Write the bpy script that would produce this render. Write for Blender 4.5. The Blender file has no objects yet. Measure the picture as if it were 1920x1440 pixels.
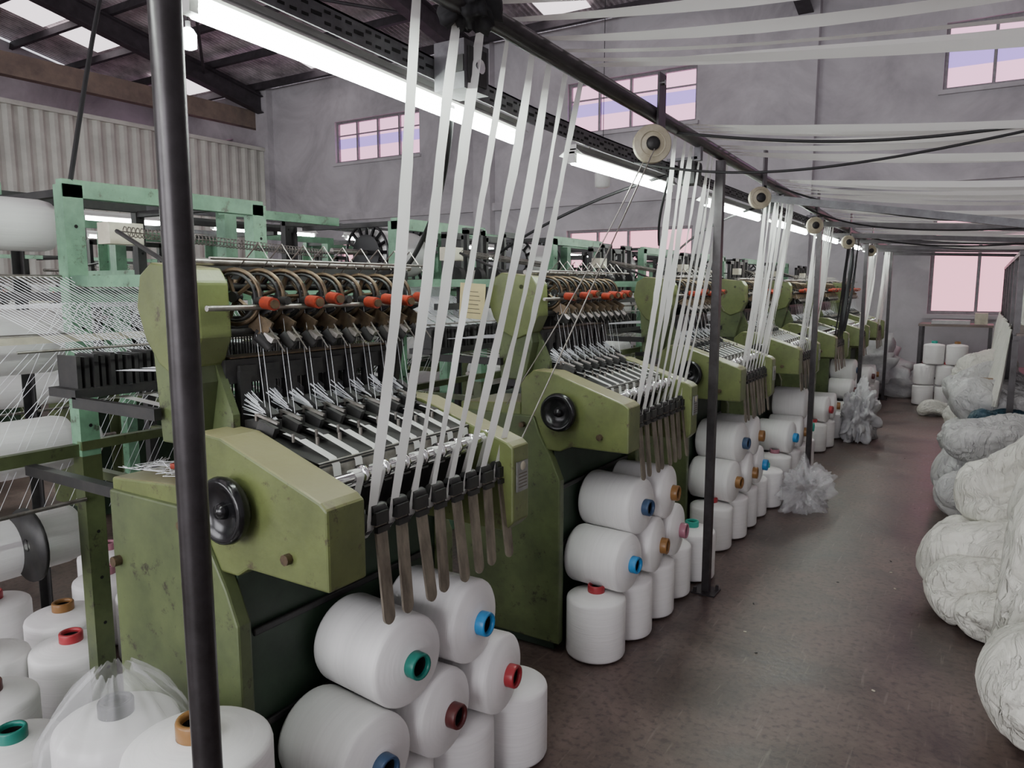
import bpy, bmesh, math, random
from mathutils import Vector, Matrix, noise
random.seed(7)
D=bpy.data; SC=bpy.context.scene; COL=SC.collection
PITCH=1.57; Y0=1.07; NM=7

# ------------------------------------------------------------ materials
def mat(name,c1,c2=None,rough=.6,metal=0,scale=8,bump=0,bscale=40,top_tint=None,emit=None,estr=0,detail=6,lo=.35,hi=.7,stretch=None,wear=None,dist=0):
    m=D.materials.new(name); m.use_nodes=True; nt=m.node_tree; N=nt.nodes; L=nt.links
    b=N['Principled BSDF']; b.inputs['Roughness'].default_value=rough; b.inputs['Metallic'].default_value=metal
    tc=N.new('ShaderNodeTexCoord'); src=tc.outputs['Object']
    if stretch:
        mp=N.new('ShaderNodeMapping'); mp.inputs['Scale'].default_value=stretch; L.new(src,mp.inputs['Vector']); src=mp.outputs['Vector']
    out=None
    if c2:
        n=N.new('ShaderNodeTexNoise'); n.inputs['Scale'].default_value=scale; n.inputs['Detail'].default_value=detail; n.inputs['Roughness'].default_value=.65; n.inputs['Distortion'].default_value=dist
        L.new(src,n.inputs['Vector'])
        r=N.new('ShaderNodeValToRGB'); r.color_ramp.elements[0].position=lo; r.color_ramp.elements[1].position=hi
        r.color_ramp.elements[0].color=(*c1,1); r.color_ramp.elements[1].color=(*c2,1)
        L.new(n.outputs['Fac'],r.inputs['Fac']); out=r.outputs['Color']
    else: b.inputs['Base Color'].default_value=(*c1,1)
    if wear:
        n=N.new('ShaderNodeTexNoise'); n.inputs['Scale'].default_value=14; n.inputs['Detail'].default_value=9; n.inputs['Roughness'].default_value=.78; L.new(src,n.inputs['Vector'])
        r=N.new('ShaderNodeValToRGB'); r.color_ramp.elements[0].position=.57; r.color_ramp.elements[1].position=.64; L.new(n.outputs['Fac'],r.inputs['Fac'])
        mx=N.new('ShaderNodeMixRGB'); mx.inputs[2].default_value=(*wear,1); L.new(r.outputs[0],mx.inputs[0]); L.new(out,mx.inputs[1]); out=mx.outputs[0]
    if top_tint:  # mixes a second colour into upward-facing surfaces
        g=N.new('ShaderNodeNewGeometry'); s=N.new('ShaderNodeSeparateXYZ'); L.new(g.outputs['Normal'],s.inputs[0])
        mr=N.new('ShaderNodeMapRange'); mr.inputs[1].default_value=.5; mr.inputs[2].default_value=.95; mr.inputs[4].default_value=.75
        L.new(s.outputs['Z'],mr.inputs[0]); mx=N.new('ShaderNodeMixRGB'); mx.inputs[2].default_value=(*top_tint,1)
        L.new(mr.outputs[0],mx.inputs[0])
        if out: L.new(out,mx.inputs[1])
        else: mx.inputs[1].default_value=(*c1,1)
        out=mx.outputs[0]
    if out: L.new(out,b.inputs['Base Color'])
    if bump:
        n2=N.new('ShaderNodeTexNoise'); n2.inputs['Scale'].default_value=bscale; n2.inputs['Detail'].default_value=4; L.new(src,n2.inputs['Vector'])
        bp=N.new('ShaderNodeBump'); bp.inputs['Strength'].default_value=bump; bp.inputs['Distance'].default_value=.02
        L.new(n2.outputs['Fac'],bp.inputs['Height']); L.new(bp.outputs[0],b.inputs['Normal'])
    if emit:
        b.inputs['Emission Color'].default_value=(*emit,1); b.inputs['Emission Strength'].default_value=estr
    return m
M={}
M['green']=mat('green_machine_paint',(.150,.180,.062),(.085,.100,.038),rough=.36,scale=5,top_tint=(.27,.24,.135),bump=.05,wear=(.065,.055,.03),detail=9)
M['sgreen']=mat('shaded_grimy_green_paint',(.115,.145,.058),(.05,.065,.03),rough=.42,scale=4,wear=(.035,.033,.02),detail=9)  # green darkened to carry the side panels' shadow, plus worn patches
M['dgreen']=mat('dark_green_paint',(.030,.058,.032),(.012,.022,.014),rough=.5,scale=6)
M['mint']=mat('mint_green_paint',(.20,.40,.25),(.09,.18,.12),rough=.42,scale=6,wear=(.07,.09,.06),detail=9)
M['black']=mat('black_iron',(.012,.012,.013),(.03,.028,.026),rough=.5,scale=20)
M['gloss']=mat('black_bakelite',(.008,.008,.009),rough=.22)
M['steel']=mat('dull_steel',(.34,.32,.30),(.18,.16,.14),rough=.36,metal=.8,scale=25)
M['chrome']=mat('chrome',(.8,.8,.81),rough=.12,metal=1)
M['finger']=mat('worn_finger_steel',(.27,.235,.185),(.11,.09,.07),rough=.42,metal=.4,scale=30,stretch=(1,1,.3))
M['brass']=mat('worn_brass',(.17,.12,.07),(.06,.045,.035),rough=.42,metal=.6,scale=30)
M['red']=mat('red_plastic',(.36,.045,.02),(.15,.02,.012),rough=.4,scale=40)
M['white']=mat('white_plastic',(.7,.7,.68),(.6,.6,.57),rough=.4,scale=10)
M['cream']=mat('cream_bar',(.6,.57,.45),(.4,.37,.28),rough=.5,scale=12)
def translucent(name,c,tr=.4,rough=.6):
    m=D.materials.new(name); m.use_nodes=True; N=m.node_tree.nodes; L=m.node_tree.links; b=N['Principled BSDF']; o=N['Material Output']
    b.inputs['Base Color'].default_value=(*c,1); b.inputs['Roughness'].default_value=rough
    tc=N.new('ShaderNodeTexCoord'); w=N.new('ShaderNodeTexWave'); w.inputs['Scale'].default_value=180; w.bands_direction='DIAGONAL'; L.new(tc.outputs['Object'],w.inputs['Vector'])
    bp=N.new('ShaderNodeBump'); bp.inputs['Strength'].default_value=.08; bp.inputs['Distance'].default_value=.002; L.new(w.outputs['Fac'],bp.inputs['Height']); L.new(bp.outputs[0],b.inputs['Normal'])
    t=N.new('ShaderNodeBsdfTranslucent'); t.inputs[0].default_value=(*c,1); mx=N.new('ShaderNodeMixShader'); mx.inputs[0].default_value=tr
    L.new(b.outputs[0],mx.inputs[1]); L.new(t.outputs[0],mx.inputs[2]); L.new(mx.outputs[0],o.inputs['Surface']); return m
M['tape']=translucent('white_woven_tape',(.92,.92,.89),.35)
M['btape']=mat('black_woven_tape',(.012,.012,.014),rough=.7)
M['thread']=mat('white_thread',(.85,.87,.9),rough=.6)
M['yarn']=mat('white_yarn_package',(.88,.87,.86),(.82,.81,.80),rough=.45,scale=3,stretch=(1,1,40),bump=.12,bscale=6)
M['pipe']=mat('dark_steel_pipe',(.05,.045,.048),(.025,.022,.022),rough=.34,metal=.5,scale=14)
M['angle']=mat('slotted_angle_grey',(.15,.15,.16),(.08,.075,.08),rough=.5,metal=.5,scale=15)
M['hole']=mat('slot_shadow',(.004,.004,.004),rough=.9)
M['cable']=mat('black_cable',(.012,.012,.013),rough=.6)
M['wheelcream']=mat('aged_nylon',(.50,.46,.34),(.32,.28,.2),rough=.45,scale=20)
M['paper']=mat('yellow_paper',(.65,.57,.30),(.55,.47,.25),rough=.8,scale=20)
M['ink']=mat('grey_ink',(.12,.1,.08),rough=.8)
M['plate']=mat('name_plate',(.3,.3,.29),(.2,.2,.2),rough=.4,metal=.5,scale=30)
def sackm(name,c1,c2):
    m=mat(name,c1,c2,rough=.4,scale=3,detail=5); N=m.node_tree.nodes; L=m.node_tree.links; b=N['Principled BSDF']
    tc=N.new('ShaderNodeTexCoord')
    mp=N.new('ShaderNodeMapping'); mp.inputs['Scale'].default_value=(1.6,1.6,.7); L.new(tc.outputs['Object'],mp.inputs[0])
    n=N.new('ShaderNodeTexNoise'); n.inputs['Scale'].default_value=5; n.inputs['Detail'].default_value=6; n.inputs['Distortion'].default_value=1.6; L.new(mp.outputs[0],n.inputs['Vector'])
    v=N.new('ShaderNodeTexVoronoi'); v.feature='DISTANCE_TO_EDGE'; v.inputs['Scale'].default_value=7
    ad=N.new('ShaderNodeMixRGB'); ad.blend_type='ADD'; ad.inputs[0].default_value=.35; L.new(mp.outputs[0],ad.inputs[1]); L.new(n.outputs['Color'],ad.inputs[2]); L.new(ad.outputs[0],v.inputs['Vector'])
    mm=N.new('ShaderNodeMapRange'); mm.inputs[2].default_value=.12; L.new(v.outputs['Distance'],mm.inputs[0])
    bp=N.new('ShaderNodeBump'); bp.inputs['Strength'].default_value=.75; bp.inputs['Distance'].default_value=.04; L.new(n.outputs['Fac'],bp.inputs['Height'])
    b2=N.new('ShaderNodeBump'); b2.invert=True; b2.inputs['Strength'].default_value=.55; b2.inputs['Distance'].default_value=.012; L.new(mm.outputs[0],b2.inputs['Height']); L.new(bp.outputs[0],b2.inputs['Normal']); L.new(b2.outputs[0],b.inputs['Normal'])
    return m
M['sack']=sackm('white_woven_sack',(.80,.79,.72),(.66,.65,.58))
M['gsack']=sackm('grey_woven_sack',(.60,.60,.58),(.44,.44,.44))
M['teal']=sackm('blue_cloth',(.03,.08,.11),(.02,.05,.07))
M['fur']=mat('grey_sheet',(.55,.55,.55),(.4,.4,.42),rough=.7,scale=8,bump=.3)
for n,c in dict(c_blue=(.03,.25,.55),c_teal=(.01,.18,.14),c_red=(.36,.03,.04),c_brown=(.26,.13,.04),c_maroon=(.10,.02,.02),c_navy=(.04,.08,.16),c_pink=(.4,.17,.22),c_black=(.015,.015,.017),c_aqua=(.03,.42,.33)).items():
    M[n]=mat('core_'+n[2:],c,rough=.35)
M['tube']=mat('lit_tube',(1,1,1),emit=(.90,1.0,.93),estr=62)
M['bulb']=mat('lit_bulb',(1,1,1),emit=(.85,1,1),estr=22)
M['glassA']=mat('frosted_pane_pink',(.5,.3,.4),rough=.5,emit=(1.0,.50,.74),estr=1.8)
M['glassB']=mat('frosted_pane_lavender',(.3,.25,.5),rough=.5,emit=(.52,.33,1.0),estr=1.3)
M['glassC']=mat('frosted_pane_warm',(.5,.3,.3),rough=.5,emit=(1.0,.42,.56),estr=1.9)
M['frame']=mat('window_frame_paint',(.3,.28,.3),(.2,.19,.2),rough=.5,scale=20)
M['wall']=mat('dirty_plaster',(.56,.54,.565),(.27,.255,.27),rough=.85,scale=.7,detail=13,lo=.38,hi=.76,bump=.2,bscale=5,dist=.6)
M['wall2']=mat('white_corrugated',(.60,.60,.54),(.42,.42,.38),rough=.6,scale=1.5)
M['brick']=mat('brown_block',(.26,.20,.16),(.15,.115,.10),rough=.9,scale=3)
M['carton']=mat('brown_carton',(.30,.21,.13),(.22,.15,.10),rough=.8,scale=6)
M['roof']=mat('foil_roof_sheet',(.70,.63,.65),(.22,.19,.20),rough=.38,metal=.3,scale=2.4,detail=9,bump=.6,bscale=4)
M['sky']=mat('skylight_fill_sheet',(.6,.6,.6),rough=.5,emit=(1,.88,.93),estr=2.1)  # glowing roof sheet, shared by the strips added as fill
M['beam']=mat('dark_roof_steel',(.06,.052,.06),(.03,.026,.03),rough=.6,scale=5)
M['table']=mat('table_wood',(.2,.16,.14),(.14,.11,.1),rough=.6,scale=5)
def floor_mat():
    m=D.materials.new('worn_concrete_floor'); m.use_nodes=True; nt=m.node_tree; N=nt.nodes; L=nt.links; b=N['Principled BSDF']
    tc=N.new('ShaderNodeTexCoord')
    n=N.new('ShaderNodeTexNoise'); n.inputs['Scale'].default_value=1.5; n.inputs['Detail'].default_value=13; n.inputs['Roughness'].default_value=.74; n.inputs['Distortion'].default_value=.5
    L.new(tc.outputs['Object'],n.inputs['Vector'])
    r=N.new('ShaderNodeValToRGB'); e=r.color_ramp.elements; e[0].position=.38; e[0].color=(.048,.031,.027,1); e[1].position=.66; e[1].color=(.175,.125,.110,1)
    L.new(n.outputs['Fac'],r.inputs['Fac'])
    v=N.new('ShaderNodeTexNoise'); v.inputs['Scale'].default_value=38; v.inputs['Detail'].default_value=5; L.new(tc.outputs['Object'],v.inputs['Vector'])
    r2=N.new('ShaderNodeValToRGB'); r2.color_ramp.elements[0].position=.32; r2.color_ramp.elements[0].color=(.45,.45,.45,1); r2.color_ramp.elements[1].position=.5
    L.new(v.outputs['Fac'],r2.inputs['Fac'])
    mx=N.new('ShaderNodeMixRGB'); mx.blend_type='MULTIPLY'; mx.inputs[0].default_value=.85; L.new(r.outputs[0],mx.inputs[1]); L.new(r2.outputs[0],mx.inputs[2])
    sc=N.new('ShaderNodeTexNoise'); sc.inputs['Scale'].default_value=9; sc.inputs['Detail'].default_value=8; mp=N.new('ShaderNodeMapping'); mp.inputs['Scale'].default_value=(6,.5,1); mp.inputs['Rotation'].default_value=(0,0,.25); L.new(tc.outputs['Object'],mp.inputs[0]); L.new(mp.outputs[0],sc.inputs['Vector'])
    r3=N.new('ShaderNodeValToRGB'); r3.color_ramp.elements[0].position=.62; r3.color_ramp.elements[1].position=.74; L.new(sc.outputs['Fac'],r3.inputs['Fac'])
    m2=N.new('ShaderNodeMixRGB'); m2.inputs[2].default_value=(.25,.2,.18,1); mm=N.new('ShaderNodeMath'); mm.operation='MULTIPLY'; mm.inputs[1].default_value=.45; L.new(r3.outputs[0],mm.inputs[0]); L.new(mm.outputs[0],m2.inputs[0]); L.new(mx.outputs[0],m2.inputs[1])
    L.new(m2.outputs[0],b.inputs['Base Color'])
    rr=N.new('ShaderNodeMapRange'); rr.inputs[1].default_value=.3; rr.inputs[2].default_value=.7; rr.inputs[3].default_value=.26; rr.inputs[4].default_value=.5
    L.new(n.outputs['Fac'],rr.inputs[0]); L.new(rr.outputs[0],b.inputs['Roughness'])
    bp=N.new('ShaderNodeBump'); bp.inputs['Strength'].default_value=.15; bp.inputs['Distance'].default_value=.01; L.new(v.outputs['Fac'],bp.inputs['Height']); L.new(bp.outputs[0],b.inputs['Normal'])
    return m
M['floor']=floor_mat()
def film():
    m=D.materials.new('clear_plastic_film'); m.use_nodes=True; N=m.node_tree.nodes; b=N['Principled BSDF']
    b.inputs['Base Color'].default_value=(.8,.8,.82,1); b.inputs['Roughness'].default_value=.15; b.inputs['Alpha'].default_value=.28
    return m
M['film']=film()

# ------------------------------------------------------------ mesh builder
class MB:
    def __init__(s): s.v=[];s.f=[];s.m=[];s.sm=[];s.slots=[]
    def mi(s,k):
        if k not in s.slots: s.slots.append(k)
        return s.slots.index(k)
    def add(s,vs,fs,k,smooth=False):
        o=len(s.v); s.v+= [tuple(v) for v in vs]; i=s.mi(k)
        for f in fs: s.f.append([o+a for a in f]); s.m.append(i); s.sm.append(smooth)
    def box(s,c,d,k,rot=None):
        hx,hy,hz=d[0]/2,d[1]/2,d[2]/2; c=Vector(c)
        vs=[Vector((x,y,z)) for x in(-hx,hx) for y in(-hy,hy) for z in(-hz,hz)]
        if rot: R=Matrix.Rotation(rot[2],3,'Z')@Matrix.Rotation(rot[1],3,'Y')@Matrix.Rotation(rot[0],3,'X'); vs=[R@v for v in vs]
        s.add([v+c for v in vs],[(0,1,3,2),(4,6,7,5),(0,4,5,1),(2,3,7,6),(0,2,6,4),(1,5,7,3)],k)
    def bb(s,x0,x1,y0,y1,z0,z1,k): s.box(((x0+x1)/2,(y0+y1)/2,(z0+z1)/2),(abs(x1-x0),abs(y1-y0),abs(z1-z0)),k)
    def prism(s,prof,y0,y1,k):
        n=len(prof); vs=[(x,y0,z) for x,z in prof]+[(x,y1,z) for x,z in prof]
        s.add(vs,[list(range(n)),list(range(2*n-1,n-1,-1))]+[(i,n+i,n+(i+1)%n,(i+1)%n) for i in range(n)],k)
    def prismx(s,prof,x0,x1,k):
        n=len(prof); vs=[(x0,y,z) for y,z in prof]+[(x1,y,z) for y,z in prof]
        s.add(vs,[list(range(n)),list(range(2*n-1,n-1,-1))]+[(i,n+i,n+(i+1)%n,(i+1)%n) for i in range(n)],k)
    def frame_(s,d):
        d=Vector(d).normalized(); a=Vector((0,0,1)) if abs(d.z)<.9 else Vector((1,0,0)); u=d.cross(a).normalized(); return d,u,d.cross(u)
    def cyl(s,p0,p1,r,k,n=12,caps=True,r2=None):
        p0=Vector(p0);p1=Vector(p1); d,u,w=s.frame_(p1-p0); r2=r if r2 is None else r2
        A=[p0+(u*math.cos(2*math.pi*i/n)+w*math.sin(2*math.pi*i/n))*r for i in range(n)]
        B=[p1+(u*math.cos(2*math.pi*i/n)+w*math.sin(2*math.pi*i/n))*r2 for i in range(n)]
        s.add(A+B,[(i,(i+1)%n,n+(i+1)%n,n+i) for i in range(n)],k,n>5)
        if caps: s.add(A,[list(range(n))[::-1]],k); s.add(B,[list(range(n))],k)
    def lathe(s,prof,o,axis,k,n=32,smooth=True):
        o=Vector(o); d,u,w=s.frame_(axis); vs=[]
        for r,h in prof:
            vs+=[o+d*h+(u*math.cos(2*math.pi*i/n)+w*math.sin(2*math.pi*i/n))*r for i in range(n)]
        fs=[(j*n+i,j*n+(i+1)%n,(j+1)*n+(i+1)%n,(j+1)*n+i) for j in range(len(prof)-1) for i in range(n)]
        s.add(vs,fs,k,smooth)
    def ring(s,c,axis,R,r,k,n=24,m=8):
        s.lathe([(R+r*math.cos(2*math.pi*j/m),r*math.sin(2*math.pi*j/m)) for j in range(m+1)],c,axis,k,n)
    def tube(s,pts,r,k,n=6):
        for a,b in zip(pts[:-1],pts[1:]): s.cyl(a,b,r,k,n,caps=False)
    def strip(s,pts,wd,k,smooth=True):
        vs=[]
        for p,w in zip(pts,wd): p=Vector(p);w=Vector(w); vs+=[p-w,p+w]
        s.add(vs,[(2*i,2*i+1,2*i+3,2*i+2) for i in range(len(pts)-1)],k,smooth)
    def mesh(s,name):
        me=D.meshes.new(name); me.from_pydata(s.v,[],s.f)
        for k in s.slots: me.materials.append(M[k])
        me.polygons.foreach_set('material_index',s.m); me.polygons.foreach_set('use_smooth',s.sm); me.update(); return me
    def obj(s,name,parent=None,loc=(0,0,0),bevel=0):
        o=D.objects.new(name,s.mesh(name)); COL.objects.link(o); o.location=loc
        if parent: o.parent=parent
        if bevel: bv(o,bevel)
        return o
def bv(o,w):
    b=o.modifiers.new('bevel','BEVEL'); b.width=w; b.segments=2; b.limit_method='ANGLE'
def empty(name,loc=(0,0,0),rot=(0,0,0)):
    e=D.objects.new(name,None); e.empty_display_size=.1; e.location=loc; e.rotation_euler=rot; COL.objects.link(e); return e
def inst(name,me,parent=None,loc=(0,0,0),rot=(0,0,0),bevel=0,scale=(1,1,1)):
    o=D.objects.new(name,me); COL.objects.link(o); o.location=loc; o.rotation_euler=rot; o.scale=scale
    if parent: o.parent=parent
    if bevel: bv(o,bevel)
    return o

# ------------------------------------------------------------ room
XL,XR,YB,YF=-19.0,2.7,-8.0,12.7; EAVE=6.25; RIDGE=2.0; SL=.2
b=MB(); b.bb(XL,XR,YB,YF,-.1,0,'floor'); b.obj('floor')
def wall_open(name,x0,x1,z0,z1,ops,y0,y1,k='wall'):
    xs=sorted({x0,x1}|{o[0] for o in ops}|{o[1] for o in ops}); zs=sorted({z0,z1}|{o[2] for o in ops}|{o[3] for o in ops}); w=MB()
    for a,c in zip(xs[:-1],xs[1:]):
        for p,q in zip(zs[:-1],zs[1:]):
            mx,mz=(a+c)/2,(p+q)/2
            if any(o[0]<mx<o[1] and o[2]<mz<o[3] for o in ops): continue
            w.bb(a,c,y0,y1,p,q,k)
    return w.obj(name)
wx=[(-18.75,-16.3),(-12.75,-10.3),(-6.78,-4.33),(-.72,1.73)]
UP=(4.33,5.25); LO=(1.15,2.6)
ops=[(a,c,*UP) for a,c in wx]+[(a,c,*LO) for a,c in wx]
wall_open('wall_far',XL,XR,0,EAVE,ops,YF,YF+.25)
wi=1
for (a,c) in wx:
    for (z0,z1),up in ((UP,True),(LO,False)):
        w=MB(); y=YF+.1; n=4
        w.bb(a,c,y-.03,y+.03,z0,z0+.05,'frame'); w.bb(a,c,y-.03,y+.03,z1-.05,z1,'frame')
        for i in range(n+1):
            x=a+(c-a)*i/n; x=min(max(x,a+.025),c-.025); w.bb(x-.022,x+.022,y-.03,y+.03,z0+.05,z1-.05,'frame')
        if up:
            w.bb(a,c,y-.02,y+.02,z0+.60,z0+.625,'frame')
            for p,q,kk in ((0,.36,'glassA'),(.36,.60,'glassB'),(.60,1,'glassA')):
                w.bb(a,c,y+.031,y+.04,z0+(z1-z0)*p,z0+(z1-z0)*q,kk)
        else:
            w.bb(a,c,y-.02,y+.02,z0+.95,z0+.98,'frame')
            w.bb(a,c,y+.031,y+.04,z0,z1,'glassC')
        w.bb(a-.05,c+.05,YF-.06,YF+.0,z0-.06,z0,'wall')
        w.obj('window_%d'%wi); wi+=1
w=MB()
for x in (-15,-8.6,-2.6): w.bb(x-.2,x+.2,YF-.18,YF,0,EAVE,'wall')
w.obj('trim_1')
w=MB(); w.bb(XL,XR,YF-.1,YF,3.05,3.2,'wall'); w.obj('trim_2')
def gable(name,x0,x1):
    w=MB(); w.prismx([(YB,0),(YF,0),(YF,EAVE),(RIDGE,EAVE+SL*(YF-RIDGE)),(YB,EAVE+SL*(YF-RIDGE)-SL*(RIDGE-YB))],x0,x1,'wall'); w.obj(name)
gable('wall_left',XL-.2,XL); gable('wall_right',XR,XR+.2)
wall_open('wall_back',XL,XR,0,EAVE,[(-4,2.2,.9,4.4),(-12,-6,.9,4.4)],YB-.25,YB)
w=MB(); n=220; ya,yb=-2,12.7; vs=[]
for i in range(n+1):
    y=ya+(yb-ya)*i/n; dx=.05*(1 if (i%4) in(1,2) else 0); vs+=[(-15+dx,y,0),(-15+dx,y,4.78)]
fs=[(2*i,2*i+2,2*i+3,2*i+1) for i in range(n)]
w.add(vs,fs,'wall2'); w.bb(-15.1,-14.9,ya,yb,4.78,4.86,'wall2'); w.obj('partition_corrugated')
w=MB(); w.bb(-15.4,-15.2,-2,12.7,5.35,5.75,'brick'); w.bb(-15.5,-15.1,6,6.4,0,6.9,'brick'); w.obj('trim_3')
def rz(y): return EAVE+SL*(YF-y) if y>RIDGE else EAVE+SL*(YF-RIDGE)-SL*(RIDGE-y)
w=MB(); vs=[];fs=[];ys=[YB-.25,RIDGE,YF+.25]; n=860
for i in range(n+1):
    x=XL-.2+(XR-XL+.4)*i/n; dz=.03*math.sin(i*math.pi/2+.7)
    for y in ys: vs.append((x,y,rz(y)+dz+.12))
for i in range(n):
    for j in range(2): fs.append((3*i+j,3*i+j+1,3*i+j+4,3*i+j+3))
w.add(vs,fs,'roof')
w.obj('ceiling')
w=MB()
for x in (-17,-12.6,-6.6,-4.3,.3):  # beyond the few real panels, glowing strips are added to brighten the hall
    for j,y in enumerate([YF-.3-1.15*i for i in range(1,17)]):
        if abs(y-RIDGE)<1.3 or (x in(-12.6,-17) and j%3==1): continue
        w.prismx([(y+.06,rz(y+.06)+.05),(y+1.09,rz(y+1.09)+.05),(y+1.09,rz(y+1.09)+.06),(y+.06,rz(y+.06)+.06)],x-.45,x+.45,'sky')
w.obj('skylight_fill_panels')
w=MB(); y=YF-.3
while y>-7:
    w.box(((XL+XR)/2,y,rz(y)-.06),(XR-XL,.07,.16),'beam',rot=(math.atan(-SL) if y>RIDGE else math.atan(SL),0,0)); y-=1.15
for x in (-15,-8.6,-2.6,2.5):
    w.prismx([(YB,rz(YB)-.5),(RIDGE,rz(RIDGE)-.5),(YF,EAVE-.6),(YF,EAVE-.13),(RIDGE,rz(RIDGE)-.13),(YB,rz(YB)-.13)],x-.02,x+.02,'beam')
    for dz0,dz1 in ((-.52,-.5),(-.15,-.13)):
        w.prismx([(YB,rz(YB)+dz0),(RIDGE,rz(RIDGE)+dz0),(YF,EAVE+dz0-.1),(YF,EAVE+dz1-.1),(RIDGE,rz(RIDGE)+dz1),(YB,rz(YB)+dz1)],x-.11,x+.11,'beam')
w.cyl((-15,11,EAVE),(-8.6,6,rz(6)-.3),.03,'beam',8); w.cyl((-15,6,rz(6)-.3),(-8.6,11,EAVE),.03,'beam',8)
w.obj('roof_truss')

# ------------------------------------------------------------ loom part meshes
FY=[.195+.075*i for i in range(8)]
W=.82
w=MB()
prof=[(-1.13,.905),(-1.13,1.085),(-1.15,1.10),(-1.47,1.205),(-1.56,1.21),(-1.62,1.16),(-1.62,.92),(-1.53,.88),(-1.43,.88),(-1.39,.905)]
w.prism(prof,0,.115,'green')
prof2=[(-1.13,.86),(-1.13,1.085),(-1.15,1.10),(-1.47,1.205),(-1.56,1.21),(-1.62,1.16),(-1.62,.83),(-1.16,.83)]
w.prism(prof2,W-.09,W,'green')
side=[(-1.93,.05),(-1.93,1.02),(-1.55,1.02),(-1.52,.94),(-1.46,.84),(-1.425,.76),(-1.425,.05)]
w.prism(side,-.01,.03,'sgreen'); w.prism(side,W-.03,W+.01,'sgreen')
w.prism([(-1.93,1.0),(-1.93,1.05),(-1.62,1.07),(-1.62,1.0)],.0,.3,'green')
arm=[(-1.80,1.50),(-1.78,1.58),(-1.73,1.61),(-1.58,1.595),(-1.555,1.56),(-1.55,1.43),(-1.585,1.36),(-1.66,1.33),(-1.72,1.36),(-1.77,1.42)]
w.prism(arm,.02,.11,'green')
w.prism([(-1.74,1.16),(-1.76,1.42),(-1.60,1.42),(-1.58,1.32),(-1.62,1.16)],.03,.10,'sgreen')
w.prism([(-1.66,1.16),(-1.66,1.6),(-1.60,1.62),(-1.56,1.6),(-1.58,1.4),(-1.62,1.16)],W-.06,W-.03,'black')
hous=w.mesh('side_housings')
w=MB()
w.bb(-1.90,-1.47,.03,W-.03,0,.90,'dgreen')
w.bb(-1.62,-1.30,.13,W-.09,.93,1.10,'black')
w.bb(-1.92,-1.60,.3,W-.03,.9,1.06,'dgreen')
for z in (.2,.45,.7): w.bb(-1.465,-1.455,.06,W-.06,z,z+.02,'black')
cab=w.mesh('cabinet')
w=MB(); c=(-1.42,0,1.05)
w.lathe([(.02,.0),(.02,-.015),(.066,-.012),(.075,-.022),(.079,-.036),(.075,-.05),(.066,-.053),(.052,-.042),(.03,-.036),(.0,-.036)],c,(0,1,0),'gloss',32)
w.lathe([(.0,-.055),(.016,-.052),(.02,-.04),(.02,-.03)],c,(0,1,0),'gloss',16)
w.cyl((-1.60,-.03,.98),(-1.60,0,.98),.012,'brass',10); w.cyl((-1.25,-.015,.96),(-1.25,.0,.96),.013,'brass',8)
w.cyl((-1.9,-.03,.83),(-1.9,0,.83),.014,'brass',10)
wheel=w.mesh('handwheel')
w=MB(); w.bb(-1.129,-1.124,W-.075,W-.015,.95,1.04,'plate')
for i in range(5): w.bb(-1.1238,-1.1232,W-.068,W-.022,.962+.010*i,.965+.010*i,'ink')
w.lathe([(.0,.002),(.012,.002),(.014,0)],(-1.1235,W-.045,1.026),(1,0,0),'cream',12)
plate=w.mesh('rating_plate')
w=MB()
w.cyl((-1.215,.1,1.0),(-1.215,W-.05,1.0),.011,'steel'); w.cyl((-1.235,.1,1.105),(-1.235,W-.05,1.105),.013,'chrome',16)
w.cyl((-1.268,.1,1.075),(-1.268,W-.05,1.075),.012,'chrome',16); w.cyl((-1.26,.1,.98),(-1.26,W-.05,.98),.016,'black')
for y in FY:
    w.lathe([(.01,-.018),(.03,-.018),(.033,-.012),(.033,.012),(.03,.018),(.01,.018)],(-1.215,y-.012,.995),(0,1,0),'black',16)
    w.lathe([(.01,-.006),(.024,-.006),(.024,.006),(.01,.006)],(-1.235,y+.02,1.105),(0,1,0),'chrome',14)
    w.cyl((-1.29,y-.01,.99),(-1.2,y-.01,.99),.006,'steel',6)
rollers=w.mesh('front_rollers')
w=MB()
for i,y in enumerate(FY):
    t=random.uniform(-.03,.03); x0=-1.172; yy=y+.012; hw=.019; L=.245
    prof=[(-hw,1.0),(-hw,1.0-L+hw)]+[(-hw*math.cos(a),1.0-L+hw-hw*math.sin(a)) for a in [math.pi*j/8 for j in range(1,8)]]+[(hw,1.0-L+hw),(hw,1.0)]
    o=len(w.v)
    w.prismx([(yy+p[0],p[1]) for p in prof],x0-.003,x0+.003,'finger')
    for j in range(o,len(w.v)):
        v=w.v[j]; f=(1.0-v[2]); w.v[j]=(v[0]+f*(.12+t),v[1]+f*t*1.4,v[2])
    w.box((x0-.008,yy,1.012),(.034,.044,.03),'black'); w.cyl((x0-.012,yy-.022,1.03),(x0-.012,yy+.022,1.03),.014,'black',12)
    w.box((x0+.006,yy,.985),(.012,.042,.014),'black')
fingers=w.mesh('tension_fingers')
w=MB()
w.box((-1.385,W/2+.02,1.152),(.20,W-.22,.014),'black',rot=(0,.20,0))
w.bb(-1.302,-1.288,.13,W-.09,1.09,1.135,'steel'); w.cyl((-1.292,.13,1.135),(-1.292,W-.09,1.135),.006,'steel',8)
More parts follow.
